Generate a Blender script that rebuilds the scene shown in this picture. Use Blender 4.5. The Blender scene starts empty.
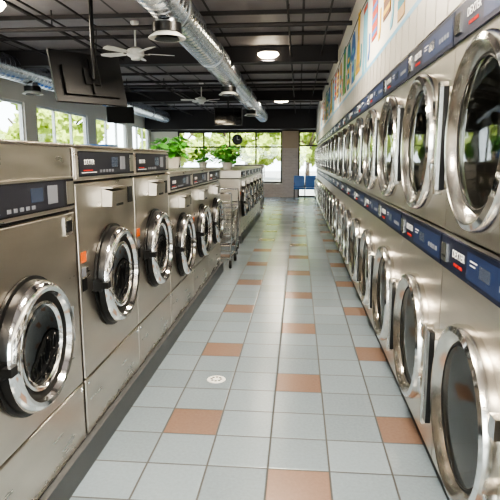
import bpy, bmesh, math, random
from mathutils import Vector, Matrix
random.seed(7)
S=bpy.context.scene
COL=S.collection
try:
    S.view_settings.view_transform='AgX'
    S.view_settings.look='AgX - High Contrast'
    S.view_settings.exposure=0.12
except Exception: pass

# ---------------------------------------------------------------- materials
def mat(name,color,rough=.5,metal=0.0,emit=None,estr=0,noise=0,nscale=8,stretch=(1,1,1),bump=0,coat=0,spec=None,rvar=.08):
    m=bpy.data.materials.new(name); m.use_nodes=True
    nt=m.node_tree; b=nt.nodes['Principled BSDF']
    b.inputs['Base Color'].default_value=(*color,1)
    b.inputs['Roughness'].default_value=rough
    b.inputs['Metallic'].default_value=metal
    if spec is not None: b.inputs['Specular IOR Level'].default_value=spec
    if coat: b.inputs['Coat Weight'].default_value=coat
    if emit:
        b.inputs['Emission Color'].default_value=(*emit,1); b.inputs['Emission Strength'].default_value=estr
    if noise or bump:
        tc=nt.nodes.new('ShaderNodeTexCoord'); mp=nt.nodes.new('ShaderNodeMapping')
        mp.inputs['Scale'].default_value=stretch
        nt.links.new(tc.outputs['Object'],mp.inputs[0])
        n=nt.nodes.new('ShaderNodeTexNoise'); n.inputs['Scale'].default_value=nscale; n.inputs['Detail'].default_value=5
        nt.links.new(mp.outputs[0],n.inputs[0])
        if noise:
            r=nt.nodes.new('ShaderNodeMapRange'); r.inputs[3].default_value=1-noise; r.inputs[4].default_value=1+noise
            nt.links.new(n.outputs[0],r.inputs[0])
            mx=nt.nodes.new('ShaderNodeVectorMath'); mx.operation='SCALE'; mx.inputs[0].default_value=color
            nt.links.new(r.outputs[0],mx.inputs['Scale']); nt.links.new(mx.outputs[0],b.inputs['Base Color'])
            if metal>.5:
                r2=nt.nodes.new('ShaderNodeMapRange'); r2.inputs[3].default_value=rough-rvar; r2.inputs[4].default_value=rough+rvar
                nt.links.new(n.outputs[0],r2.inputs[0]); nt.links.new(r2.outputs[0],b.inputs['Roughness'])
        if bump:
            bp=nt.nodes.new('ShaderNodeBump'); bp.inputs['Strength'].default_value=bump; bp.inputs['Distance'].default_value=.01
            nt.links.new(n.outputs[0],bp.inputs['Height']); nt.links.new(bp.outputs[0],b.inputs['Normal'])
    return m

STEEL=mat('brushed_steel',(.66,.61,.55),.31,1,noise=.17,nscale=2.2,stretch=(1,1,4),rvar=.14)
STEEL2=mat('dryer_steel',(.70,.665,.61),.32,1,noise=.12,nscale=3,stretch=(1,1,6),rvar=.1)
PAINT=mat('cabinet_grey',(.30,.29,.28),.45,.3)
CHROME=mat('chrome',(.86,.86,.86),.10,1)
SATIN=mat('satin_ring',(.76,.74,.70),.20,1)
BLACK=mat('black_plastic',(.012,.012,.013),.35)
RUBBER=mat('rubber',(.02,.02,.02),.6)
DGLASS=mat('dark_glass',(.008,.009,.011),.06,0,coat=.5)
NAVY=mat('navy_panel',(.010,.014,.035),.45,spec=.3)
BLUEP=mat('blue_overlay',(.020,.035,.095),.45,spec=.3)
PANEL0=mat('washer_panel_black',(.012,.012,.016),.45,spec=.3)
PANEL=mat('washer_overlay',(.030,.031,.042),.45,spec=.3)
GREYKEY=mat('key_grey',(.20,.21,.24),.5)
WHITE=mat('white_print',(.8,.8,.8),.5)
RED=mat('red_print',(.6,.03,.02),.5)
ORANGE=mat('orange_label',(.70,.15,.03),.5)
LCD=mat('display',(.05,.06,.09),.2,emit=(.3,.5,.8),estr=.03)
PLINTH=mat('plinth_tile',(.085,.09,.095),.4,noise=.15,nscale=6)
DRUM=mat('drum_metal',(.75,.74,.71),.42,.75)
DUCT=mat('galvanised_duct',(.74,.79,.87),.24,1,noise=.10,nscale=9)
GALV=mat('galvanised_dark',(.40,.42,.45),.35,1)
CEILP=mat('ceiling_beam_black',(.045,.041,.045),.6)
WALLW=mat('painted_wall',(.76,.73,.67),.75,noise=.03,nscale=3,bump=.05)
FRAME=mat('window_frame',(.62,.63,.63),.4,.2)
DFRAME=mat('dark_bronze_frame',(.05,.045,.04),.4,.4)
FANW=mat('fan_white',(.78,.78,.76),.35)
LEAF=mat('leaf',(.10,.34,.05),.45,noise=.4,nscale=15)
POT=mat('pot_ceramic',(.6,.58,.54),.4)
SOIL=mat('soil',(.04,.025,.015),.9)
BLUEC=mat('blue_vinyl',(.04,.17,.5),.4)
def glassmat():
    m=bpy.data.materials.new('window_glass'); m.use_nodes=True; nt=m.node_tree
    nt.nodes.clear()
    o=nt.nodes.new('ShaderNodeOutputMaterial'); t=nt.nodes.new('ShaderNodeBsdfTransparent'); g=nt.nodes.new('ShaderNodeBsdfGlossy')
    g.inputs['Roughness'].default_value=.03; t.inputs[0].default_value=(.96,.98,.97,1)
    mx=nt.nodes.new('ShaderNodeMixShader'); mx.inputs[0].default_value=.06
    nt.links.new(t.outputs[0],mx.inputs[1]); nt.links.new(g.outputs[0],mx.inputs[2]); nt.links.new(mx.outputs[0],o.inputs[0])
    return m
WGLASS=glassmat()
def dryerglass():
    m=bpy.data.materials.new('tinted_door_glass'); m.use_nodes=True; nt=m.node_tree
    nt.nodes.clear()
    o=nt.nodes.new('ShaderNodeOutputMaterial'); t=nt.nodes.new('ShaderNodeBsdfTransparent'); g=nt.nodes.new('ShaderNodeBsdfGlossy')
    g.inputs['Roughness'].default_value=.05; t.inputs[0].default_value=(.84,.84,.82,1)
    fr=nt.nodes.new('ShaderNodeFresnel'); fr.inputs[0].default_value=2.3
    mx=nt.nodes.new('ShaderNodeMixShader')
    nt.links.new(fr.outputs[0],mx.inputs[0])
    nt.links.new(t.outputs[0],mx.inputs[1]); nt.links.new(g.outputs[0],mx.inputs[2]); nt.links.new(mx.outputs[0],o.inputs[0])
    return m
TGLASS=dryerglass()

def N(nt,t,**k):
    n=nt.nodes.new(t)
    for a,b in k.items(): setattr(n,a,b)
    return n
def math_(nt,op,a,b=None,c=None):
    n=nt.nodes.new('ShaderNodeMath'); n.operation=op
    for i,x in enumerate((a,b,c)):
        if x is None: continue
        if isinstance(x,(int,float)): n.inputs[i].default_value=x
        else: nt.links.new(x,n.inputs[i])
    return n.outputs[0]
def mixc(nt,f,a,b):
    n=nt.nodes.new('ShaderNodeMix'); n.data_type='RGBA'
    if isinstance(f,float): n.inputs[0].default_value=f
    else: nt.links.new(f,n.inputs[0])
    for i,x in ((6,a),(7,b)):
        if isinstance(x,tuple): n.inputs[i].default_value=(*x,1)
        else: nt.links.new(x,n.inputs[i])
    return n.outputs[2]

def floor_mat():
    m=bpy.data.materials.new('floor_tiles'); m.use_nodes=True; nt=m.node_tree; b=nt.nodes['Principled BSDF']
    tc=N(nt,'ShaderNodeTexCoord'); sp=N(nt,'ShaderNodeSeparateXYZ'); nt.links.new(tc.outputs['Object'],sp.inputs[0])
    T=.302
    x=math_(nt,'DIVIDE',math_(nt,'SUBTRACT',sp.outputs[0],-.13-T*40),T)
    y=math_(nt,'DIVIDE',math_(nt,'SUBTRACT',sp.outputs[1],2.14-T*40),T)
    fx=math_(nt,'FRACT',x); fy=math_(nt,'FRACT',y)
    cx=math_(nt,'FLOOR',x); cy=math_(nt,'FLOOR',y)
    mx4=math_(nt,'MODULO',cx,4.0); my4=math_(nt,'MODULO',cy,4.0)
    def eq(a,v): return math_(nt,'COMPARE',a,v,.1)
    br=math_(nt,'ADD',math_(nt,'MULTIPLY',eq(mx4,0.0),eq(my4,0.0)),math_(nt,'MULTIPLY',eq(mx4,2.0),eq(my4,2.0)))
    g=.015
    ex=math_(nt,'MINIMUM',fx,math_(nt,'SUBTRACT',1.0,fx)); ey=math_(nt,'MINIMUM',fy,math_(nt,'SUBTRACT',1.0,fy))
    e=math_(nt,'MINIMUM',ex,ey); gr=math_(nt,'LESS_THAN',e,g)
    cmb=N(nt,'ShaderNodeCombineXYZ'); nt.links.new(cx,cmb.inputs[0]); nt.links.new(cy,cmb.inputs[1])
    wn=N(nt,'ShaderNodeTexWhiteNoise'); nt.links.new(cmb.outputs[0],wn.inputs[0])
    no=N(nt,'ShaderNodeTexNoise'); no.inputs['Scale'].default_value=60; no.inputs['Detail'].default_value=4
    nt.links.new(tc.outputs['Object'],no.inputs[0])
    no2=N(nt,'ShaderNodeTexNoise'); no2.inputs['Scale'].default_value=1.5; no2.inputs['Detail'].default_value=1
    nt.links.new(tc.outputs['Object'],no2.inputs[0])
    v=math_(nt,'ADD',math_(nt,'MULTIPLY',wn.outputs[0],.14),math_(nt,'MULTIPLY',no.outputs[0],.26))
    v=math_(nt,'ADD',v,math_(nt,'MULTIPLY',no2.outputs[0],.14))
    v=math_(nt,'ADD',v,.72)
    col=mixc(nt,br,(.245,.295,.335),(.245,.165,.130))
    sc=N(nt,'ShaderNodeVectorMath',operation='SCALE'); nt.links.new(col,sc.inputs[0]); nt.links.new(v,sc.inputs['Scale'])
    col2=mixc(nt,gr,sc.outputs[0],(.065,.065,.065))
    nt.links.new(col2,b.inputs['Base Color'])
    rr=math_(nt,'ADD',math_(nt,'MULTIPLY',gr,.4),math_(nt,'ADD',.22,math_(nt,'MULTIPLY',wn.outputs[0],.05)))
    nt.links.new(rr,b.inputs['Roughness'])
    b.inputs['Specular IOR Level'].default_value=.75
    bp=N(nt,'ShaderNodeBump'); bp.inputs['Strength'].default_value=.3; bp.inputs['Distance'].default_value=.004
    nt.links.new(math_(nt,'MULTIPLY',math_(nt,'MINIMUM',e,.03),30.0),bp.inputs['Height'])
    nt.links.new(bp.outputs[0],b.inputs['Normal'])
    return m
def ceil_mat():
    m=bpy.data.materials.new('ceiling_deck'); m.use_nodes=True; nt=m.node_tree; b=nt.nodes['Principled BSDF']
    tc=N(nt,'ShaderNodeTexCoord'); sp=N(nt,'ShaderNodeSeparateXYZ'); nt.links.new(tc.outputs['Object'],sp.inputs[0])
    fx=math_(nt,'FRACT',math_(nt,'DIVIDE',math_(nt,'ADD',sp.outputs[0],50.0),1.22))
    l=math_(nt,'LESS_THAN',fx,.025)
    no=N(nt,'ShaderNodeTexNoise'); no.inputs['Scale'].default_value=3; nt.links.new(tc.outputs['Object'],no.inputs[0])
    c=mixc(nt,no.outputs[0],(.25,.23,.245),(.34,.315,.335))
    nt.links.new(mixc(nt,l,c,(.06,.055,.06)),b.inputs['Base Color'])
    b.inputs['Roughness'].default_value=.6
    return m
def brick_mat():
    m=bpy.data.materials.new('pier_brick'); m.use_nodes=True; nt=m.node_tree; b=nt.nodes['Principled BSDF']
    tc=N(nt,'ShaderNodeTexCoord'); mp=N(nt,'ShaderNodeMapping'); mp.inputs['Rotation'].default_value=(math.pi/2,0,0)
    nt.links.new(tc.outputs['Object'],mp.inputs[0])
    br=N(nt,'ShaderNodeTexBrick'); br.inputs['Scale'].default_value=4
    br.inputs['Color1'].default_value=(.50,.42,.40,1); br.inputs['Color2'].default_value=(.56,.48,.45,1); br.inputs['Mortar'].default_value=(.6,.57,.55,1)
    nt.links.new(mp.outputs[0],br.inputs[0]); nt.links.new(br.outputs[0],b.inputs['Base Color']); b.inputs['Roughness'].default_value=.8
    return m
SLAT=mat('corrugated_panel',(.50,.475,.44),.45,.2); BRICK=brick_mat()

# ---------------------------------------------------------------- mesh builder
class B:
    def __init__(s): s.v=[];s.f=[];s.m=[];s.sm=[];s.mats=[]
    def mi(s,m):
        if m not in s.mats: s.mats.append(m)
        return s.mats.index(m)
    def add(s,vs,fs,m,smooth=False):
        o=len(s.v); s.v+= [tuple(v) for v in vs]; i=s.mi(m)
        for f in fs: s.f.append([o+k for k in f]); s.m.append(i); s.sm.append(smooth)
    def box(s,x0,x1,y0,y1,z0,z1,m):
        vs=[(x0,y0,z0),(x1,y0,z0),(x1,y1,z0),(x0,y1,z0),(x0,y0,z1),(x1,y0,z1),(x1,y1,z1),(x0,y1,z1)]
        s.add(vs,[(0,3,2,1),(4,5,6,7),(0,1,5,4),(1,2,6,5),(2,3,7,6),(3,0,4,7)],m)
    def obox(s,c,half,M,m):
        vs=[]
        for sx,sy,sz in [(-1,-1,-1),(1,-1,-1),(1,1,-1),(-1,1,-1),(-1,-1,1),(1,-1,1),(1,1,1),(-1,1,1)]:
            vs.append(Vector(c)+M@Vector((sx*half[0],sy*half[1],sz*half[2])))
        s.add(vs,[(0,3,2,1),(4,5,6,7),(0,1,5,4),(1,2,6,5),(2,3,7,6),(3,0,4,7)],m)
    def lathe(s,c,axis,prof,m,n=40,mats=None,smooth=True):
        a=Vector(axis).normalized(); t=Vector((0,0,1)) if abs(a.z)<.9 else Vector((1,0,0))
        u=t.cross(a).normalized(); w=a.cross(u)
        c=Vector(c)
        for k in range(len(prof)-1):
            (r0,h0),(r1,h1)=prof[k],prof[k+1]
            mm=mats[k] if mats else m
            vs=[];
            for i in range(n):
                an=2*math.pi*i/n; d=u*math.cos(an)+w*math.sin(an)
                vs.append(c+a*h0+d*max(r0,1e-5)); vs.append(c+a*h1+d*max(r1,1e-5))
            fs=[(2*i,2*((i+1)%n),2*((i+1)%n)+1,2*i+1) for i in range(n)]
            s.add(vs,fs,mm,smooth)
    def cyl(s,p0,p1,r,m,n=12,r1=None):
        p0=Vector(p0);p1=Vector(p1);d=p1-p0;L=d.length
        r1=r if r1 is None else r1
        s.lathe(p0,d,[(0,0),(r,0),(r1,L),(0,L)],m,n)
    def path(s,pts,r,m,n=8):
        for a,b in zip(pts[:-1],pts[1:]): s.cyl(a,b,r,m,n)
    def holepanel(s,x,y0,y1,z0,z1,cy,cz,r,m,n=48):
        angs=[2*math.pi*i/n for i in range(n)]
        for yy in (y0,y1):
            for zz in (z0,z1): angs.append(math.atan2(zz-cz,yy-cy)%(2*math.pi))
        angs=sorted(set(round(a,6) for a in angs)); k=len(angs); vs=[]
        for a in angs:
            c,sn=math.cos(a),math.sin(a); t=1e9
            if c>1e-6: t=min(t,(y1-cy)/c)
            if c<-1e-6: t=min(t,(y0-cy)/c)
            if sn>1e-6: t=min(t,(z1-cz)/sn)
            if sn<-1e-6: t=min(t,(z0-cz)/sn)
            vs.append((x,cy+r*c,cz+r*sn)); vs.append((x,cy+t*c,cz+t*sn))
        s.add(vs,[(2*i,2*i+1,2*((i+1)%k)+1,2*((i+1)%k)) for i in range(k)],m)
    def mesh(s,name):
        me=bpy.data.meshes.new(name); me.from_pydata(s.v,[],s.f)
        for m in s.mats: me.materials.append(m)
        for p,i,q in zip(me.polygons,s.m,s.sm): p.material_index=i; p.use_smooth=q
        bm=bmesh.new(); bm.from_mesh(me); bmesh.ops.remove_doubles(bm,verts=bm.verts,dist=1e-5) if any(s.sm) else None
        bmesh.ops.recalc_face_normals(bm,faces=bm.faces); 
        for e in bm.edges:
            if len(e.link_faces)==2 and e.calc_face_angle(0)>math.radians(38): e.smooth=False
        bm.to_mesh(me); bm.free(); me.update()
        return me
    def obj(s,name,parent=None,loc=(0,0,0),bevel=0):
        return mkobj(name,s.mesh(name),parent,loc,bevel)
def mkobj(name,me,parent=None,loc=(0,0,0),bevel=0):
    o=bpy.data.objects.new(name,me); COL.objects.link(o); o.location=loc
    if parent: o.parent=parent
    if bevel:
        b=o.modifiers.new('bevel','BEVEL'); b.width=bevel; b.segments=2; b.limit_method='ANGLE'; b.angle_limit=math.radians(50)
    return o
def empty(name,loc=(0,0,0),rz=0):
    e=bpy.data.objects.new(name,None); COL.objects.link(e); e.location=loc; e.rotation_euler=(0,0,rz); e.empty_display_size=.2
    return e
_txt={}
def textmesh(s,size,m):
    k=(s,size,m.name)
    if k in _txt: return _txt[k]
    cu=bpy.data.curves.new('t','FONT'); cu.body=s; cu.size=size; cu.align_x='CENTER'; cu.align_y='CENTER'; cu.extrude=.0008
    o=bpy.data.objects.new('t',cu); COL.objects.link(o)
    dg=bpy.context.evaluated_depsgraph_get(); me=bpy.data.meshes.new_from_object(o.evaluated_get(dg))
    bpy.data.objects.remove(o); me.materials.clear(); me.materials.append(m); me.name='lettering'
    _txt[k]=me; return me
def label(s,size,m,parent,loc):
    o=mkobj('lettering',textmesh(s,size,m),parent,loc); o.rotation_euler=(math.pi/2,0,math.pi/2); return o

# ---------------------------------------------------------------- room shell
XL,XR,YF,YB,H=-6.0,1.62,-3.0,22.0,3.4
b=B(); b.box(XL-.2,XR+.2,YF-.2,YB+.2,-.1,0,floor_mat()); b.obj('floor')
b=B(); b.box(XL-.2,XR+.2,YF-.2,YB+.2,H,H+.15,ceil_mat()); b.obj('ceiling')
b=B(); b.box(XR,XR+.15,YF,YB,0,H,WALLW); b.obj('wall_right')
b=B(); b.box(.665,XR-.002,YF+.01,YB-.01,2.36,H-.002,WALLW); b.obj('wall_bulkhead')
b=B()
y=YF+.02
b.box(.675,.70,YF+.02,YB-.02,2.135,2.355,SLAT)
while y<YB-.3:
    b.box(.655,.676,y,y+.20,2.135,2.355,SLAT); y+=.225
b.obj('trim_1')
TRIMB=mat('blue_stripe',(.20,.45,.65),.5)
b=B(); b.box(.655,.668,YF+.02,YB-.02,2.357,2.39,TRIMB); b.obj('trim_2')
wins=[(3.9,7.2),(8.2,11.7),(12.25,15.3),(15.95,18.9),(19.5,21.7)]
Z0,Z1=.95,2.74
b=B(); prev=YF
for a,c in wins:
    b.box(XL-.15,XL,prev,a,0,H,WALLW); b.box(XL-.15,XL,a,c,0,Z0,WALLW); b.box(XL-.15,XL,a,c,Z1,H,WALLW); prev=c
b.box(XL-.15,XL,prev,YB,0,H,WALLW); b.obj('wall_left')
for i,(a,c) in enumerate(wins):
    b=B(); w=.05; x0,x1=XL-.11,XL-.04
    b.box(x0,x1,a,c,Z0,Z0+w,FRAME); b.box(x0,x1,a,c,Z1-w,Z1,FRAME); b.box(x0,x1,a,a+w,Z0+w,Z1-w,FRAME); b.box(x0,x1,c-w,c,Z0+w,Z1-w,FRAME)
    n=3
    for k in range(1,n):
        yy=a+(c-a)*k/n; b.box(x0,x1,yy-.02,yy+.02,Z0+w,Z1-w,FRAME)
    b.box(XL-.08,XL-.07,a+w,c-w,Z0+w,Z1-w,WGLASS)
    b.box(XL-.03,XL+.05,a-.03,c+.03,Z0-.04,Z0-.002,FRAME)
    b.obj('window_%d'%(i+1))
WT=2.62
b=B()
b.box(XL,XR,YB,YB+.15,WT,H,CEILP)
b.box(XL,-4.9,YB,YB+.15,0,WT,WALLW); b.box(.95,XR,YB,YB+.15,0,WT,WALLW)
b.box(-4.9,-.66,YB,YB+.15,0,.55,BRICK)
b.box(-.66,-.02,YB-.12,YB+.15,0,WT,BRICK)
b.box(-.67,-.01,YB-.14,YB-.12,1.95,WT,mat('pier_tan',(.48,.38,.29),.7))
b.obj('wall_back')
def storefront(name,x0,x1,z0,z1,nx,zs,y):
    b=B(); w=.03
    for k in range(nx+1):
        xx=x0+(x1-x0)*k/nx; xx=min(max(xx,x0+w),x1-w); b.box(xx-w,xx+w,y+.03,y+.11,z0,z1,DFRAME)
    for zz in [z0+w]+zs+[z1-w]: b.box(x0,x1,y+.032,y+.108,zz-w,zz+w,DFRAME)
    b.box(x0,x1,y+.065,y+.075,z0,z1,WGLASS); b.obj(name)
storefront('window_6',-4.9,-.66,.56,WT,4,[2.0],YB)
storefront('window_7',-.02,.95,.0,WT,1,[.45,2.05],YB)
b=B(); b.box(XL+.01,.63,YB-.9,YB-.15,2.66,H-.01,CEILP); b.obj('trim_3')
b=B(); b.box(XL,XR,YF-.15,YF,2.8,H,WALLW); b.box(XL,XR,YF-.15,YF,0,.3,WALLW); b.box(XL,-5.2,YF-.15,YF,.3,2.8,WALLW); b.box(1.2,XR,YF-.15,YF,.3,2.8,WALLW)
b.obj('wall_front')
storefront('window_8',-5.2,1.2,.3,2.8,5,[2.1],YF-.12)

for yb in (3.9,9.6,15.6):
    b=B(); b.box(XL+.01,.63,yb-.07,yb+.07,H-.26,H-.01,CEILP); b.box(XL+.01,.63,yb-.12,yb+.12,H-.28,H-.262,CEILP); b.obj('ceiling_beam')
b=B()
for k in range(19):
    yy=-2.4+1.22*k
    if min(abs(yy-q) for q in (3.9,9.6,15.6))<.2 or yy>21: continue
    b.box(XL+.02,.63,yy-.02,yy+.02,H-.05,H-.002,CEILP)
b.obj('ceiling_joists')
b=B()
for X,Z,r in ((-3.2,3.2,.016),(-3.05,3.2,.012),(-.15,3.22,.014),(-4.1,3.18,.02),(-2.7,3.24,.012),(.35,3.24,.012)):
    b.cyl((X,YF+.1,Z),(X,YB-1,Z),r,CEILP,8)
b.cyl((-4.5,7.1,3.16),(.63,7.1,3.16),.028,CEILP,10); b.cyl((-4.5,12.4,3.14),(.63,12.4,3.14),.025,CEILP,10)
for yy in (1.,5.,7.1,13,18):
    for X in (-3.2,-.15,-4.1): b.cyl((X,yy,3.2),(X,yy,H-.005),.008,CEILP,6)
b.obj('ceiling_conduits')

# ---------------------------------------------------------------- ducts
def duct(X,Z,R,y0,y1,pitch,diffs):
    e=empty('spiral_duct',(X,0,Z))
    b=B(); L=y1-y0; n=36; st=int(L/pitch)
    b.lathe((0,y0,0),(0,1,0),[(0,0),(R,0),(R,L),(0,L)],DUCT,n)
    b.obj('tube',e)
    b=B(); seg=28; vs=[];fs=[]
    for i in range(st*seg+1):
        a=2*math.pi*i/seg; yy=y0+pitch*i/seg; c,s_=math.cos(a),math.sin(a)
        for dr,dy in ((.0,-.012),(.008,0),(.0,.012)): vs.append(((R+dr)*c,yy+dy,(R+dr)*s_))
        if i: 
            o=3*i; fs+=[(o-3,o,o+1,o-2),(o-2,o+1,o+2,o-1)]
    b.add(vs,fs,DUCT,True); b.obj('spiral_rib',e)
    b=B(); k=y0+1.
    while k<y1:
        b.lathe((0,k,0),(0,1,0),[(R+.002,-.03),(R+.012,-.03),(R+.012,.03),(R+.002,.03)],GALV,n)
        b.cyl((0,k,R),(0,k,H-Z-.006),.006,GALV,6); k+=2.5
    b.obj('hanger_straps',e)
    for yd in diffs:
        b=B()
        b.lathe((0,yd,-R+.03),(0,0,-1),[(.11,0),(.11,.06)],GALV,28)
        b.lathe((0,yd,-R-.02),(0,0,-1),[(.11,0),(.15,.0),(.15,.09),(.13,.09)],BLACK,28)
        b.lathe((0,yd,-R-.11),(0,0,-1),[(.13,0),(.19,.045),(.19,.055),(.16,.05),(.10,.02)],FANW,28)
        b.lathe((0,yd,-R-.11),(0,0,-1),[(.10,.02),(.13,.065),(.0,.072)],BLACK,28)
        b.obj('round_diffuser',e)
duct(-1.37,3.1,.205,-2.5,20.9,.16,[1.2,5.75,10.7,15.7])
duct(-5.1,3.1,.20,-2.5,20.9,.16,[5.2,10.3,16.0])

# ---------------------------------------------------------------- washers
def washer_meshes(w,top,pz0,pz1,cz,R,disp,dy=0):
    h=w/2-.004; D=.88
    body=B()
    body.box(-D,0,-h,h,.432,pz0-.012,STEEL)
    body.box(-D,0,-h,h,.14,.424,STEEL)
    body.box(-D+.02,-.02,-h+.01,h-.01,.42,.44,BLACK)
    body.box(-D+.02,-.02,-h+.01,h-.01,pz0-.02,pz0+.01,BLACK)
    body.box(-D,-.004,-h,h,pz0,top-.012,STEEL)
    body.box(-D-.004,.012,-h-.001,h+.001,top-.012,top,STEEL)
    det=B()
    det.box(-.004,.010,-h+.015,h-.015,pz0+.010,pz1,STEEL)
    det.box(.010,.012,-h+.022,h-.022,pz0+.020,pz1-.010,PANEL0)
    det.box(.012,.0135,-h+.03,h-.13,pz0+.026,pz1-.016,PANEL)
    det.box(.0135,.015,.02,.12,pz0+.06,pz1-.035,LCD)
    det.box(.0135,.015,.16,.25,pz0+.045,pz1-.03,GREYKEY)
    det.box(.0135,.0145,-h+.05,-h+.24,pz0+.036,pz0+.040,WHITE)
    det.box(.0135,.0145,-h+.07,-h+.19,pz0+.046,pz0+.052,RED)
    for k in range(5):
        yy=-h+.30+.045*k
        det.box(.0135,.0155,yy-.013,yy+.013,pz0+.035,pz0+.05,GREYKEY)
    det.box(.012,.0145,h-.1,h-.03,pz0+.03,pz1-.02,STEEL)
    for s_ in (-1,1): det.lathe((.001,s_*(h-.03),.40),(1,0,0),[(.008,0),(.006,.004),(0,.004)],CHROME,10)
    if disp:
        z0,z1=pz0-.145,pz0-.06
        vs=[(.001,-.12,z0),(.001,.12,z0),(.055,.12,z0),(.055,-.12,z0),(.001,-.12,z1+.01),(.001,.12,z1+.01),(.06,.12,z1-.005),(.06,-.12,z1-.005)]
        det.add(vs,[(0,1,2,3),(4,5,6,7),(0,3,7,4),(1,2,6,5),(2,3,7,6),(0,1,5,4)],STEEL)
        det.box(.001,.066,-.125,.125,z1+.010,z1+.018,STEEL)
        det.box(.055,.061,-.05,.05,z0+.0,z0+.012,BLACK)
        det.box(.001,.006,h-.13,h-.05,z0-.01,z1,BLACK)
    else:
        det.box(.001,.006,h-.12,h-.04,pz0-.11,pz0-.03,SATIN); det.box(.006,.009,h-.105,h-.055,pz0-.095,pz0-.045,BLACK)
    det.box(.001,.004,-h+.02,-h+.075,cz+.14,cz+.19,ORANGE)
    det.box(.001,.0045,-h+.02,-h+.065,cz+.07,cz+.115,GREYKEY)
    det.box(.001,.0035,-h+.02,-h+.075,cz+.0,cz+.06,BLACK)
    d=B(); k=R/.29
    prof=[(.318,.002),(.318,.014),(.302,.018),(.298,.05),(.284,.074),(.268,.082),(.250,.078),(.240,.058),(.232,.058),(.208,.05),(.204,.056),(.192,.058),(.184,.046),(.155,.028),(.08,.014),(0,.012)]
    ms=[BLACK,BLACK,BLACK,CHROME,CHROME,CHROME,CHROME,RUBBER,RUBBER,CHROME,CHROME,CHROME,DGLASS,DGLASS,DGLASS]
    d.lathe((0,dy,cz),(1,0,0),[(r*k,hh) for r,hh in prof],CHROME,56,ms)
    d.box(.001,.045,dy-.335*k,dy-.305*k,cz-.03,cz+.03,BLACK); d.box(.045,.08,dy-.335*k,dy-.285*k,cz-.016,cz+.016,BLACK)
    d.box(.001,.055,dy+.30*k,dy+.345*k,cz-.08,cz+.08,CHROME)
    return body.mesh('body'),det.mesh('control_panel'),d.mesh('porthole_door')
def place_washer(ms,x,y,rz,w,top,pz0,pz1,txt=True):
    e=empty('washing_machine',(x,y,0),rz)
    o=mkobj('body',ms[0],e,bevel=.006); mkobj('control_panel',ms[1],e); mkobj('porthole_door',ms[2],e)
    if txt: label('DEXTER',.035,WHITE,e,(.0145,-w/2+.15,(pz0+pz1)/2+.012))
A=washer_meshes(.90,1.57,1.275,1.425,.79,.247,False,-.04); pa=(.90,1.57,1.275,1.425)
Bm=washer_meshes(.90,1.57,1.40,1.55,.87,.258,True); pb=(.90,1.57,1.40,1.55)
Cm=washer_meshes(.95,1.40,1.235,1.375,.75,.262,True); pc=(.95,1.40,1.235,1.375)
FX=-1.03
for yc in (.13,1.03,1.965): place_washer(A,FX,yc,0,*pa)
for yc in (2.885,3.79): place_washer(Bm,FX,yc,0,*pb)
for yc in (4.72,5.675,6.63): place_washer(Cm,FX,yc,0,*pc)
for k in range(8):
    yc=.3+.92*k
    if yc<4.3: place_washer(Bm,-2.86,yc,math.pi,*pb,txt=False)
    else: place_washer(Cm,-2.86,yc+.1+.04*(k-4),math.pi,*pc,txt=False)
Dm=washer_meshes(.86,1.32,1.17,1.30,.74,.27,True); pd=(.86,1.32,1.17,1.30)
for k in range(6): place_washer(Dm,FX,10.05+.87*k,0,*pd,txt=False)
for k in range(4): place_washer(Dm,-2.86,10.05+.87*k,math.pi,*pd,txt=False)
b=B(); b.box(-2.84,-1.0,-.4,7.14,0,.136,PLINTH); b.box(-2.83,-1.01,9.6,14.85,0,.136,PLINTH); b.obj('washer_plinth')

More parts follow.
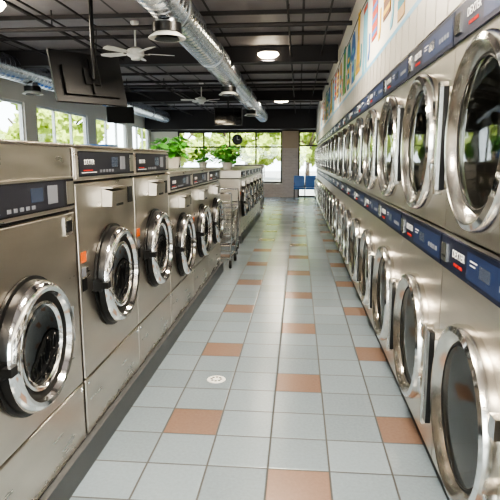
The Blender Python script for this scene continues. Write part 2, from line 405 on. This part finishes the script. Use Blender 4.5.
# ---------------------------------------------------------------- dryers
DW=.96
def dryer_mesh():
    h=DW/2-.003; D=.88
    body=B(); doors=B(); det=B()
    for (z0,z1,s0,s1,cz) in ((.09,1.19,1.035,1.175,.545),(1.194,2.13,1.975,2.115,1.585)):
        body.box(-D,-.55,-h,h,z0,z1,STEEL2)
        body.box(-.55,-.0,-h,-h+.003,z0,z1,STEEL2); body.box(-.55,-.0,h-.003,h,z0,z1,STEEL2)
        body.box(-.55,0,-h,h,z1-.003,z1,STEEL2); body.box(-.55,0,-h,h,z0,z0+.003,STEEL2)
        body.holepanel(0,-h,h,z0,z1,0,cz,.28,STEEL2)
        det.box(.0,.012,-h+.004,h-.004,s0,s1,NAVY)
        det.box(.012,.0135,-.10,h-.02,s0+.018,s1-.018,BLUEP)
        det.box(.0135,.016,.05,.16,s0+.05,s1-.045,LCD)
        for k in range(4): det.box(.0135,.017,.25+.045*k,.275+.045*k,s0+.05,s0+.07,GREYKEY)
        det.box(.0135,.0145,-.06,.02,s0+.09,s0+.095,WHITE); det.box(.0135,.0145,-.06,.0,s0+.075,s0+.079,WHITE)
        det.box(.012,.02,-h+.03,-h+.11,s0+.03,s1-.03,SATIN); det.box(.02,.022,-h+.05,-h+.09,s0+.05,s0+.06,BLACK)
        body.lathe((0,0,cz),(1,0,0),[(.28,0),(.285,-.10),(.38,-.12),(.38,-.50),(0,-.50)],DRUM,40)
        for k in range(4):
            a=math.pi/4+k*math.pi/2; c,s_=math.cos(a),math.sin(a)
            body.cyl((-.14,.36*c,cz+.36*s_),(-.49,.36*c,cz+.36*s_),.035,DRUM,8)
        for rr,nn in ((.1,8),(.18,14),(.26,20)):
            for k in range(nn):
                a=2*math.pi*k/nn; body.lathe((-.495,rr*math.cos(a),cz+rr*math.sin(a)),(1,0,0),[(.014,0),(0,.001)],BLACK,8)
        k=.91
        prof=[(.375,.001),(.378,.035),(.368,.058),(.345,.066),(.335,.062),(.305,.035),(.30,.03),(.288,.034),(.282,.03)]
        prof=[(r*k,hh) for r,hh in prof]
        ms=[SATIN,SATIN,CHROME,SATIN,SATIN,SATIN,RUBBER,RUBBER]
        doors.lathe((0,0,cz),(1,0,0),prof,SATIN,56,ms)
        doors.lathe((0,0,cz),(1,0,0),[(.257,.03),(.2,.035),(.1,.038),(0,.039)],TGLASS,48)
        yh=-.385
        doors.box(.001,.05,yh-.022,yh+.022,cz-.21,cz-.17,SATIN); doors.box(.001,.05,yh-.022,yh+.022,cz+.17,cz+.21,SATIN)
        doors.box(.05,.082,yh-.02,yh+.016,cz-.23,cz+.23,SATIN); doors.box(.052,.074,yh+.017,yh+.045,cz-.21,cz+.21,BLACK)
        for dz in (-.14,.14): doors.box(.001,.05,.34,.39,cz+dz-.035,cz+dz+.035,CHROME)
        if z0<1:
            det.box(.0,.004,-h+.05,-h+.13,.15,.23,WHITE)
    body.box(-D,-.03,-h,h,.0,.088,BLACK)
    return body.mesh('cabinet'),doors.mesh('round_doors'),det.mesh('control_strip')
dm=dryer_mesh()
for k in range(-2,19):
    yc=1.98+DW*k
    e=empty('stacked_dryer',(.655,yc,0),math.pi)
    mkobj('cabinet',dm[0],e); mkobj('round_doors',dm[1],e); mkobj('control_strip',dm[2],e)
    if k<8:
        for z in (1.105,2.045):
            label('DEXTER',.045,WHITE,e,(.0145,-.21,z+.012))
            label('STACK DRYER',.018,RED,e,(.0145,-.21,z-.03))

b=B(); b.lathe((0,0,0),(0,0,1),[(.065,.0005),(.063,.004),(.05,.005),(.0,.005)],FANW,28)
for k in range(8):
    a=k*math.pi/4; b.lathe((.033*math.cos(a),.033*math.sin(a),.0052),(0,0,1),[(.010,0),(0,.0005)],BLACK,8)
b.obj('floor_drain',None,(-.545,3.5,0))

# ---------------------------------------------------------------- mural
cols=[(.04,.28,.36),(.22,.10,.05),(.75,.48,.06),(.14,.36,.10),(.48,.09,.06),(.08,.20,.50),(.52,.34,.16),(.20,.45,.58)]
cm=[mat('mural_paint_%d'%i,c,.7,noise=.2,nscale=8) for i,c in enumerate(cols)]
shirt=[(-.12,-.3),(.12,-.3),(.12,.08),(.2,-.02),(.28,.06),(.14,.28),(.06,.3),(0,.25),(-.06,.3),(-.14,.28),(-.28,.06),(-.2,-.02),(-.12,.08)]
pants=[(-.15,.32),(.15,.32),(.18,-.34),(.05,-.34),(.0,.12),(-.05,-.34),(-.18,-.34)]
dress=[(-.1,.34),(-.04,.34),(0,.28),(.04,.34),(.1,.34),(.08,.08),(.22,-.32),(-.22,-.32),(-.08,.08)]
sock=[(-.05,.2),(.06,.2),(.06,-.05),(.2,-.16),(.17,-.24),(.02,-.22),(-.05,-.1)]
towel=[(-.17,.26),(.17,.26),(.17,-.2),(-.17,-.2)]
b=B(); shapes=[shirt,dress,pants,towel,shirt,pants]
def poly(b,pts,y,z,x,m,sc=1):
    n=len(pts); vs=[(x,y+p[0]*sc,z+p[1]*sc) for p in pts]+[(x+.004,y+p[0]*sc,z+p[1]*sc) for p in pts]
    b.add(vs,[tuple(range(n)),tuple(range(2*n-1,n-1,-1))]+[(i,(i+1)%n,n+(i+1)%n,n+i) for i in range(n)],m)
y=2.6; i=0
while y<17:
    sh=shapes[(i*5+i//4)%6]; zc=2.77+.04*math.sin(i*2.3); poly(b,sh,y,zc,.659,cm[(i*3)%8],1.02)
    if sh is shirt:
        for q in range(3): poly(b,[(-.12,-.03),(.12,-.03),(.12,.03),(-.12,.03)],y,zc-.2+.14*q,.6575,cm[(i*3+2)%8],1)
    if sh is dress: poly(b,[(-.09,-.03),(.09,-.03),(.08,.03),(-.08,.03)],y,zc+.06,.6575,cm[(i*3+4)%8],1); poly(b,[(-.2,-.025),(.2,-.025),(.18,.025),(-.18,.025)],y,zc-.26,.6575,cm[(i*3+4)%8],1)
    if sh is pants: poly(b,[(-.15,-.03),(.15,-.03),(.15,.03),(-.15,.03)],y,zc+.28,.6575,cm[(i*3+5)%8],1)
    if sh is towel:
        for q in range(4): poly(b,[(-.17,-.02),(.17,-.02),(.17,.02),(-.17,.02)],y,zc-.15+.11*q,.6575,cm[(i*3+1)%8],1)
    poly(b,sock,y+.34,2.58+.05*(i%2),.6592,cm[(i*3+1)%8],.55)
    y+=.66+.06*math.sin(i*5); i+=1
b.path([(.66,2.3+ .5*k,3.09-.015*math.sin(k*1.3)) for k in range(30)],.005,BLACK,5)
b.obj('laundry_mural')

# ---------------------------------------------------------------- ceiling light(s)
LM=mat('lamp_lens',(.9,.9,.85),.4,emit=(1,.86,.62),estr=30)
def clight(x,y,power,big=.2):
    e=empty('ceiling_light',(x,y,H))
    b=B(); b.lathe((0,0,0),(0,0,-1),[(0,.052),(.06,.052),(.06,.08),(.22,.09),(.235,.11),(.23,.12)],FANW,32)
    b.lathe((0,0,0),(0,0,-1),[(.23,.115),(.25,.15),(.21,.20),(.12,.225),(0,.235)],LM,32); b.obj('fixture',e)
    l=bpy.data.lights.new('lamp','AREA'); l.shape='DISK'; l.size=big*2; l.energy=power; l.color=(1,.90,.76); l.spread=math.radians(170)
    o=bpy.data.objects.new('lamp',l); COL.objects.link(o); o.parent=e; o.location=(0,0,-.24)
for (x,y) in ((-.54,9.7),(-.54,-.9),(-.3,2.0),(-.54,16.5),(-3.6,2.0),(-3.6,-.9),(-.3,5.2),(-3.6,6.2)):  # out-of-view ones at left and near the camera are added as soft fill
    clight(x,y,68)

# ---------------------------------------------------------------- hanging TV (seen from behind)
e=empty('hanging_television',(-2.30,5.98,2.38))
th=math.atan2(.7,.6)
tv=empty('tilt_pivot',(0,0,0)); tv.parent=e
M=Matrix.Rotation(th,3,'Z')@Matrix.Rotation(math.radians(-17),3,'X')
TVB=mat('tv_casing',(.018,.018,.02),.4)
b=B()
b.obox(M@Vector((0,.02,0)),(.42,.018,.285),M,TVB)
b.obox(M@Vector((0,.039,0)),(.405,.002,.268),M,DGLASS)
b.obox(M@Vector((0,-.015,-.05)),(.32,.022,.16),M,BLACK)
b.obox(M@Vector((0,-.05,0)),(.09,.012,.09),M,BLACK)
b.obox(M@Vector((0,-.05,0)),(.012,.02,.2),M,BLACK)
b.obj('screen_panel',tv,bevel=.006)
b=B(); top=M@Vector((0,-.10,0))
b.cyl((top.x,top.y,-.02),(top.x,top.y,H-2.38-.004),.022,BLACK,14); b.lathe((top.x,top.y,H-2.38-.004),(0,0,-1),[(0,0),(.08,0),(.08,.02),(.03,.04)],BLACK,20)
b.path([(top.x,top.y,.0),tuple(M@Vector((0,-.06,0)))],.025,BLACK,10)
b.path([(top.x+.05,top.y,.5),(top.x+.03,top.y,.2),(top.x+.08,top.y,-.1)],.006,BLACK,6)
b.obj('ceiling_pole',e)
e=empty('hanging_television',(-1.75,13.6,2.55))
b=B(); b.box(-.35,.35,-.03,.02,-.22,.22,BLACK); b.box(-.33,.33,-.032,-.03,-.2,.2,DGLASS); b.cyl((0,0,.2),(0,0,.845),.018,BLACK,10); b.obj('screen_panel',e)
e=empty('hanging_television',(-4.25,12.9,2.55),.5)
b=B(); b.box(-.32,.32,-.03,.02,-.19,.19,BLACK); b.box(-.30,.30,.02,.022,-.17,.17,DGLASS); b.cyl((0,0,.18),(0,0,.845),.018,BLACK,10); b.obj('screen_panel',e)

# ---------------------------------------------------------------- ceiling fans
def fan(x,y,z,R,rot):
    e=empty('ceiling_fan',(x,y,z)); b=B()
    b.cyl((0,0,.06),(0,0,H-z-.03),.013,FANW,10); b.lathe((0,0,H-z-.006),(0,0,-1),[(0,0),(.06,0),(.06,.03),(.02,.07)],FANW,20)
    b.lathe((0,0,.08),(0,0,-1),[(0,0),(.05,0),(.11,.03),(.12,.07),(.12,.11),(.07,.14),(.06,.17),(0,.18)],FANW,28)
    for k in range(5):
        a=rot+k*2*math.pi/5; Mz=Matrix.Rotation(a,3,'Z')@Matrix.Rotation(math.radians(13),3,'X')
        b.obox(Mz@Vector((.14,0,-.01)),(.06,.015,.004),Mz,FANW)
        pts=[(.18,-.045),(R*.8,-.065),(R*.97,-.05),(R,0),(R*.97,.05),(R*.8,.065),(.18,.045)]
        vs=[Mz@Vector((p[0],p[1],-.005)) for p in pts]+[Mz@Vector((p[0],p[1],.003)) for p in pts]; n=7
        b.add(vs,[tuple(range(n)),tuple(range(2*n-1,n-1,-1))]+[(i,(i+1)%n,n+(i+1)%n,n+i) for i in range(n)],FANW)
    b.obj('fan_body',e)
fan(-2.3,7.75,2.97,.55,.4); fan(-2.45,13.8,2.97,.52,.9); fan(-4.3,4.6,2.97,.52,.1)

# ---------------------------------------------------------------- plants
def plant(x,y,z,R,seed,n=70):
    rnd=random.Random(seed); e=empty('potted_plant',(x,y,z))
    b=B(); b.lathe((0,0,0),(0,0,1),[(0,.002),(.075,.002),(.10,.11),(.108,.11),(.108,.13),(.095,.13),(.09,.11),(0,.108)],POT,28); b.lathe((0,0,.109),(0,0,1),[(.088,0),(0,.004)],SOIL,16); b.obj('pot',e)
    b=B()
    for k in range(n):
        a=rnd.uniform(0,6.283); rad=R*math.sqrt(rnd.random()); hh=rnd.uniform(.16,.16+R*1.25)*(1-.25*(rad/R)**2)
        base=Vector((0,0,.10)); tip=Vector((math.cos(a)*rad,math.sin(a)*rad,hh))
        b.cyl(base,tip,.0025,LEAF,4)
        a2=a+rnd.uniform(-1,1); d=Vector((math.cos(a2),math.sin(a2),rnd.uniform(-.5,.5))).normalized(); sd=Vector((-d.y,d.x,0)).normalized(); up=sd.cross(d)
        L=rnd.uniform(.07,.12); w=L*.38; vs=[]
        for t,q in ((0,.1),(.25,.85),(.5,1),(.75,.65),(1,.03)):
            p=tip+d*(L*t)-Vector((0,0,.03*t*t)); vs+=[p+sd*w*q+up*.01*q,p,p-sd*w*q+up*.01*q]
        fs=[]
        for i in range(4): o=3*i; fs+=[(o,o+1,o+4,o+3),(o+1,o+2,o+5,o+4)]
        b.add(vs,fs,LEAF,True)
    b.obj('foliage',e)
plant(-1.50,6.4,1.40,.20,1,130); plant(-1.30,9.92,1.32,.25,2,150); plant(-2.1,11.9,1.32,.26,3,90)

# ---------------------------------------------------------------- laundry carts
def cart(x,y,rz,s=1):
    e=empty('laundry_cart',(x,y,0),rz); b=B(); hw,hl=.24,.33
    for sx in (-1,1):
        for sy in (-1,1):
            px,py=sx*(hw-.03),sy*(hl-.04)
            b.lathe((px-.016,py,.055),(1,0,0),[(0,0),(.045,0),(.055,.006),(.055,.026),(.045,.032),(0,.032)],RUBBER,20)
            b.box(px-.024,px-.019,py-.02,py+.02,.05,.13,CHROME); b.box(px+.019,px+.024,py-.02,py+.02,.05,.13,CHROME); b.box(px-.024,px+.024,py-.02,py+.02,.125,.135,CHROME)
            b.cyl((px,py,.13),(sx*hw,sy*hl,.80),.011,CHROME,8)
    for z,g in ((.14,.03),(.35,.02),(.80,0)):
        c=[(hw-g,hl-g,z),(-hw+g,hl-g,z),(-hw+g,-hl+g,z),(hw-g,-hl+g,z),(hw-g,hl-g,z)]; b.path(c,.010,CHROME,8)
    for k in range(1,12):
        t=-1+2*k/12
        for sx in (-1,1): b.cyl((sx*(hw-.02),t*(hl-.02),.35),(sx*hw,t*hl,.80),.0035,CHROME,5)
        b.cyl((-hw+.02,t*(hl-.02),.35),(hw-.02,t*(hl-.02),.35),.0035,CHROME,5)
    for k in range(1,9):
        t=-1+2*k/9
        for sy in (-1,1): b.cyl((t*(hw-.02),sy*(hl-.02),.35),(t*hw,sy*hl,.80),.0035,CHROME,5)
    for z in (.46,.57,.68):
        g=.02*(.8-z)/.45; c=[(hw-g,hl-g,z),(-hw+g,hl-g,z),(-hw+g,-hl+g,z),(hw-g,-hl+g,z),(hw-g,hl-g,z)]; b.path(c,.004,CHROME,5)
    # push handle
    zt=1.05
    for sx in (-1,1): b.cyl((sx*hw,-hl,.80),(sx*hw,-hl-.05,zt),.010,CHROME,8)
    b.cyl((-hw,-hl-.05,zt),(hw,-hl-.05,zt),.012,CHROME,8)
    b.obj('wire_cart',e)
cart(-1.14,7.65,.0); cart(-1.2,8.75,.08); cart(-1.9,8.6,1.5)

# ---------------------------------------------------------------- far furniture
def bench(x,y,rz):
    e=empty('waiting_bench',(x,y,0),rz); b=B()
    for k in range(2):
        xo=-.22+.44*k
        b.obox((xo,0,.43),(.20,.23,.03),Matrix.Identity(3),BLUEC); Mt=Matrix.Rotation(math.radians(-12),3,'X'); b.obox((xo,.25,.68),(.20,.025,.22),Mt,BLUEC)
    for sx in (-.40,.0,.40):
        b.box(sx-.015,sx+.015,-.2,-.17,0,.40,BLACK); b.box(sx-.015,sx+.015,.2,.23,0,.62,BLACK); b.box(sx-.015,sx+.015,-.2,.23,.37,.40,BLACK)
    b.obj('seats',e,bevel=.01)
bench(.25,20.6,0)
def folding_table(x,y):
    e=empty('folding_table',(x,y,0)); b=B()
    b.box(-.4,.4,-1.2,1.2,.86,.90,mat('laminate',(.55,.53,.5),.4))
    b.box(-.36,.36,-1.15,1.15,.1,.86,PAINT); b.box(-.3,.3,-1.1,1.1,0,.1,BLACK)
    b.obj('table_body',e,bevel=.004)
folding_table(-4.3,10.5); folding_table(-4.3,3.5)
def vending(x,y,m,hh,w=.42):
    e=empty('vending_machine',(x,y,0)); b=B()
    b.box(-.45,.45,-.42,.42,.06,hh,m); b.box(.45,.46,-.36,.2,.5,hh-.1,DGLASS); b.box(.45,.47,.24,.38,.9,1.3,SATIN); b.box(.45,.465,-.3,.2,.18,.34,BLACK); b.box(-.42,.42,-.4,.4,0,.06,BLACK); b.obj('cabinet',e,bevel=.01)
vending(-1.55,16.1,mat('vending_brown',(.16,.12,.10),.4),1.3)
vending(-1.55,17.1,mat('vending_grey',(.25,.24,.24),.4),1.35)
vending(-5.5,14.6,BLUEC,1.9)
e=empty('wall_clock',(-2.35,20.93,2.25)); b=B()
b.lathe((0,0,0),(0,-1,0),[(0,-.02),(.2,-.02),(.2,.03),(.18,.035),(.17,.02)],BLACK,32); b.lathe((0,0,0),(0,-1,0),[(.17,.02),(0,.02)],BLACK,32)
b.box(-.006,.006,-.026,-.022,0,.13,WHITE); b.box(0,.09,-.026,-.022,-.006,.006,WHITE)
b.cyl((0,0,.19),(0,0,.43),.008,BLACK,6); b.obj('face',e)

# ---------------------------------------------------------------- exterior
ASPH=mat('asphalt',(.3,.3,.3),.9,noise=.2,nscale=3)
b=B(); b.box(-60,60,-40,80,-.3,-.15,ASPH); b.obj('street_ground')
TL=mat('tree_foliage',(.34,.43,.08),.7,noise=.6,nscale=2.5); TR=mat('bark',(.10,.07,.05),.9)
def tree(x,y,s,seed):
    rnd=random.Random(seed); e=empty('tree',(x,y,-.15)); b=B()
    b.cyl((0,0,0),(0,0,2.2*s),.16*s,TR,10,.1*s)
    for k in range(4):
        a=k*1.6+rnd.random(); b.cyl((0,0,2*s),(math.cos(a)*s,math.sin(a)*s,3.2*s),.08*s,TR,8,.04*s)
    b.obj('trunk',e)
    bm=bmesh.new()
    for k in range(34):
        p=Vector((rnd.uniform(-1.8,1.8),rnd.uniform(-1.8,1.8),rnd.uniform(1.3,4.8)))*s; r=rnd.uniform(.25,.65)*s
        q=bmesh.ops.create_icosphere(bm,subdivisions=3,radius=r,matrix=Matrix.Translation(p))
        for v in q['verts']: v.co=p+(v.co-p)*rnd.uniform(.6,1.3)
    me=bpy.data.meshes.new('foliage'); bm.to_mesh(me); bm.free(); me.materials.append(TL); mkobj('foliage',me,e)
tree(-14,14,1.2,1);tree(-16,21,1.3,2);tree(-14.5,29,1.2,3);tree(-17,38,1.4,9)
tree(-8,36,1.1,4);tree(-3.6,38,1.2,5);tree(.6,37,1.1,6);tree(5,40,1.3,7); tree(-16,6,1.2,8);tree(-5.5,44,1.4,11);tree(-1.2,45,1.4,12)

# ---------------------------------------------------------------- light
w=bpy.data.worlds.new('World'); S.world=w; w.use_nodes=True; nt=w.node_tree; bg=nt.nodes['Background']
bg.inputs[0].default_value=(.88,.95,1,1); bg.inputs[1].default_value=4.6
sun=bpy.data.lights.new('sun','SUN'); sun.energy=11; sun.angle=.02; sun.color=(1,.93,.8); so=bpy.data.objects.new('sun',sun); COL.objects.link(so); so.rotation_euler=(math.radians(42),0,math.radians(35)); so.location=(0,-20,20)
def area(name,loc,rot,sx,sy,p,col):
    l=bpy.data.lights.new(name,'AREA'); l.shape='RECTANGLE'; l.size=sx; l.size_y=sy; l.energy=p; l.color=col
    o=bpy.data.objects.new(name,l); COL.objects.link(o); o.location=loc; o.rotation_euler=rot
area('daylight_front',(-2.0,YF-.4,1.6),(math.radians(90),0,0),6.2,2.4,230,(.98,.98,.98))

# ---------------------------------------------------------------- camera
cam=bpy.data.cameras.new('camera'); cam.sensor_width=36; cam.lens=540/500*36; cam.clip_start=.05; cam.clip_end=300
co=bpy.data.objects.new('camera',cam); COL.objects.link(co); co.location=(0,0,1.5)
sa,ca=.0886,.996; sb,cb=.165,.986
R=Vector((ca,sa,0)); F=Vector((-sa*cb,ca*cb,-sb)); U=R.cross(F)
Mx=Matrix((R,U,-F)).transposed(); co.rotation_euler=Mx.to_euler()
S.camera=co
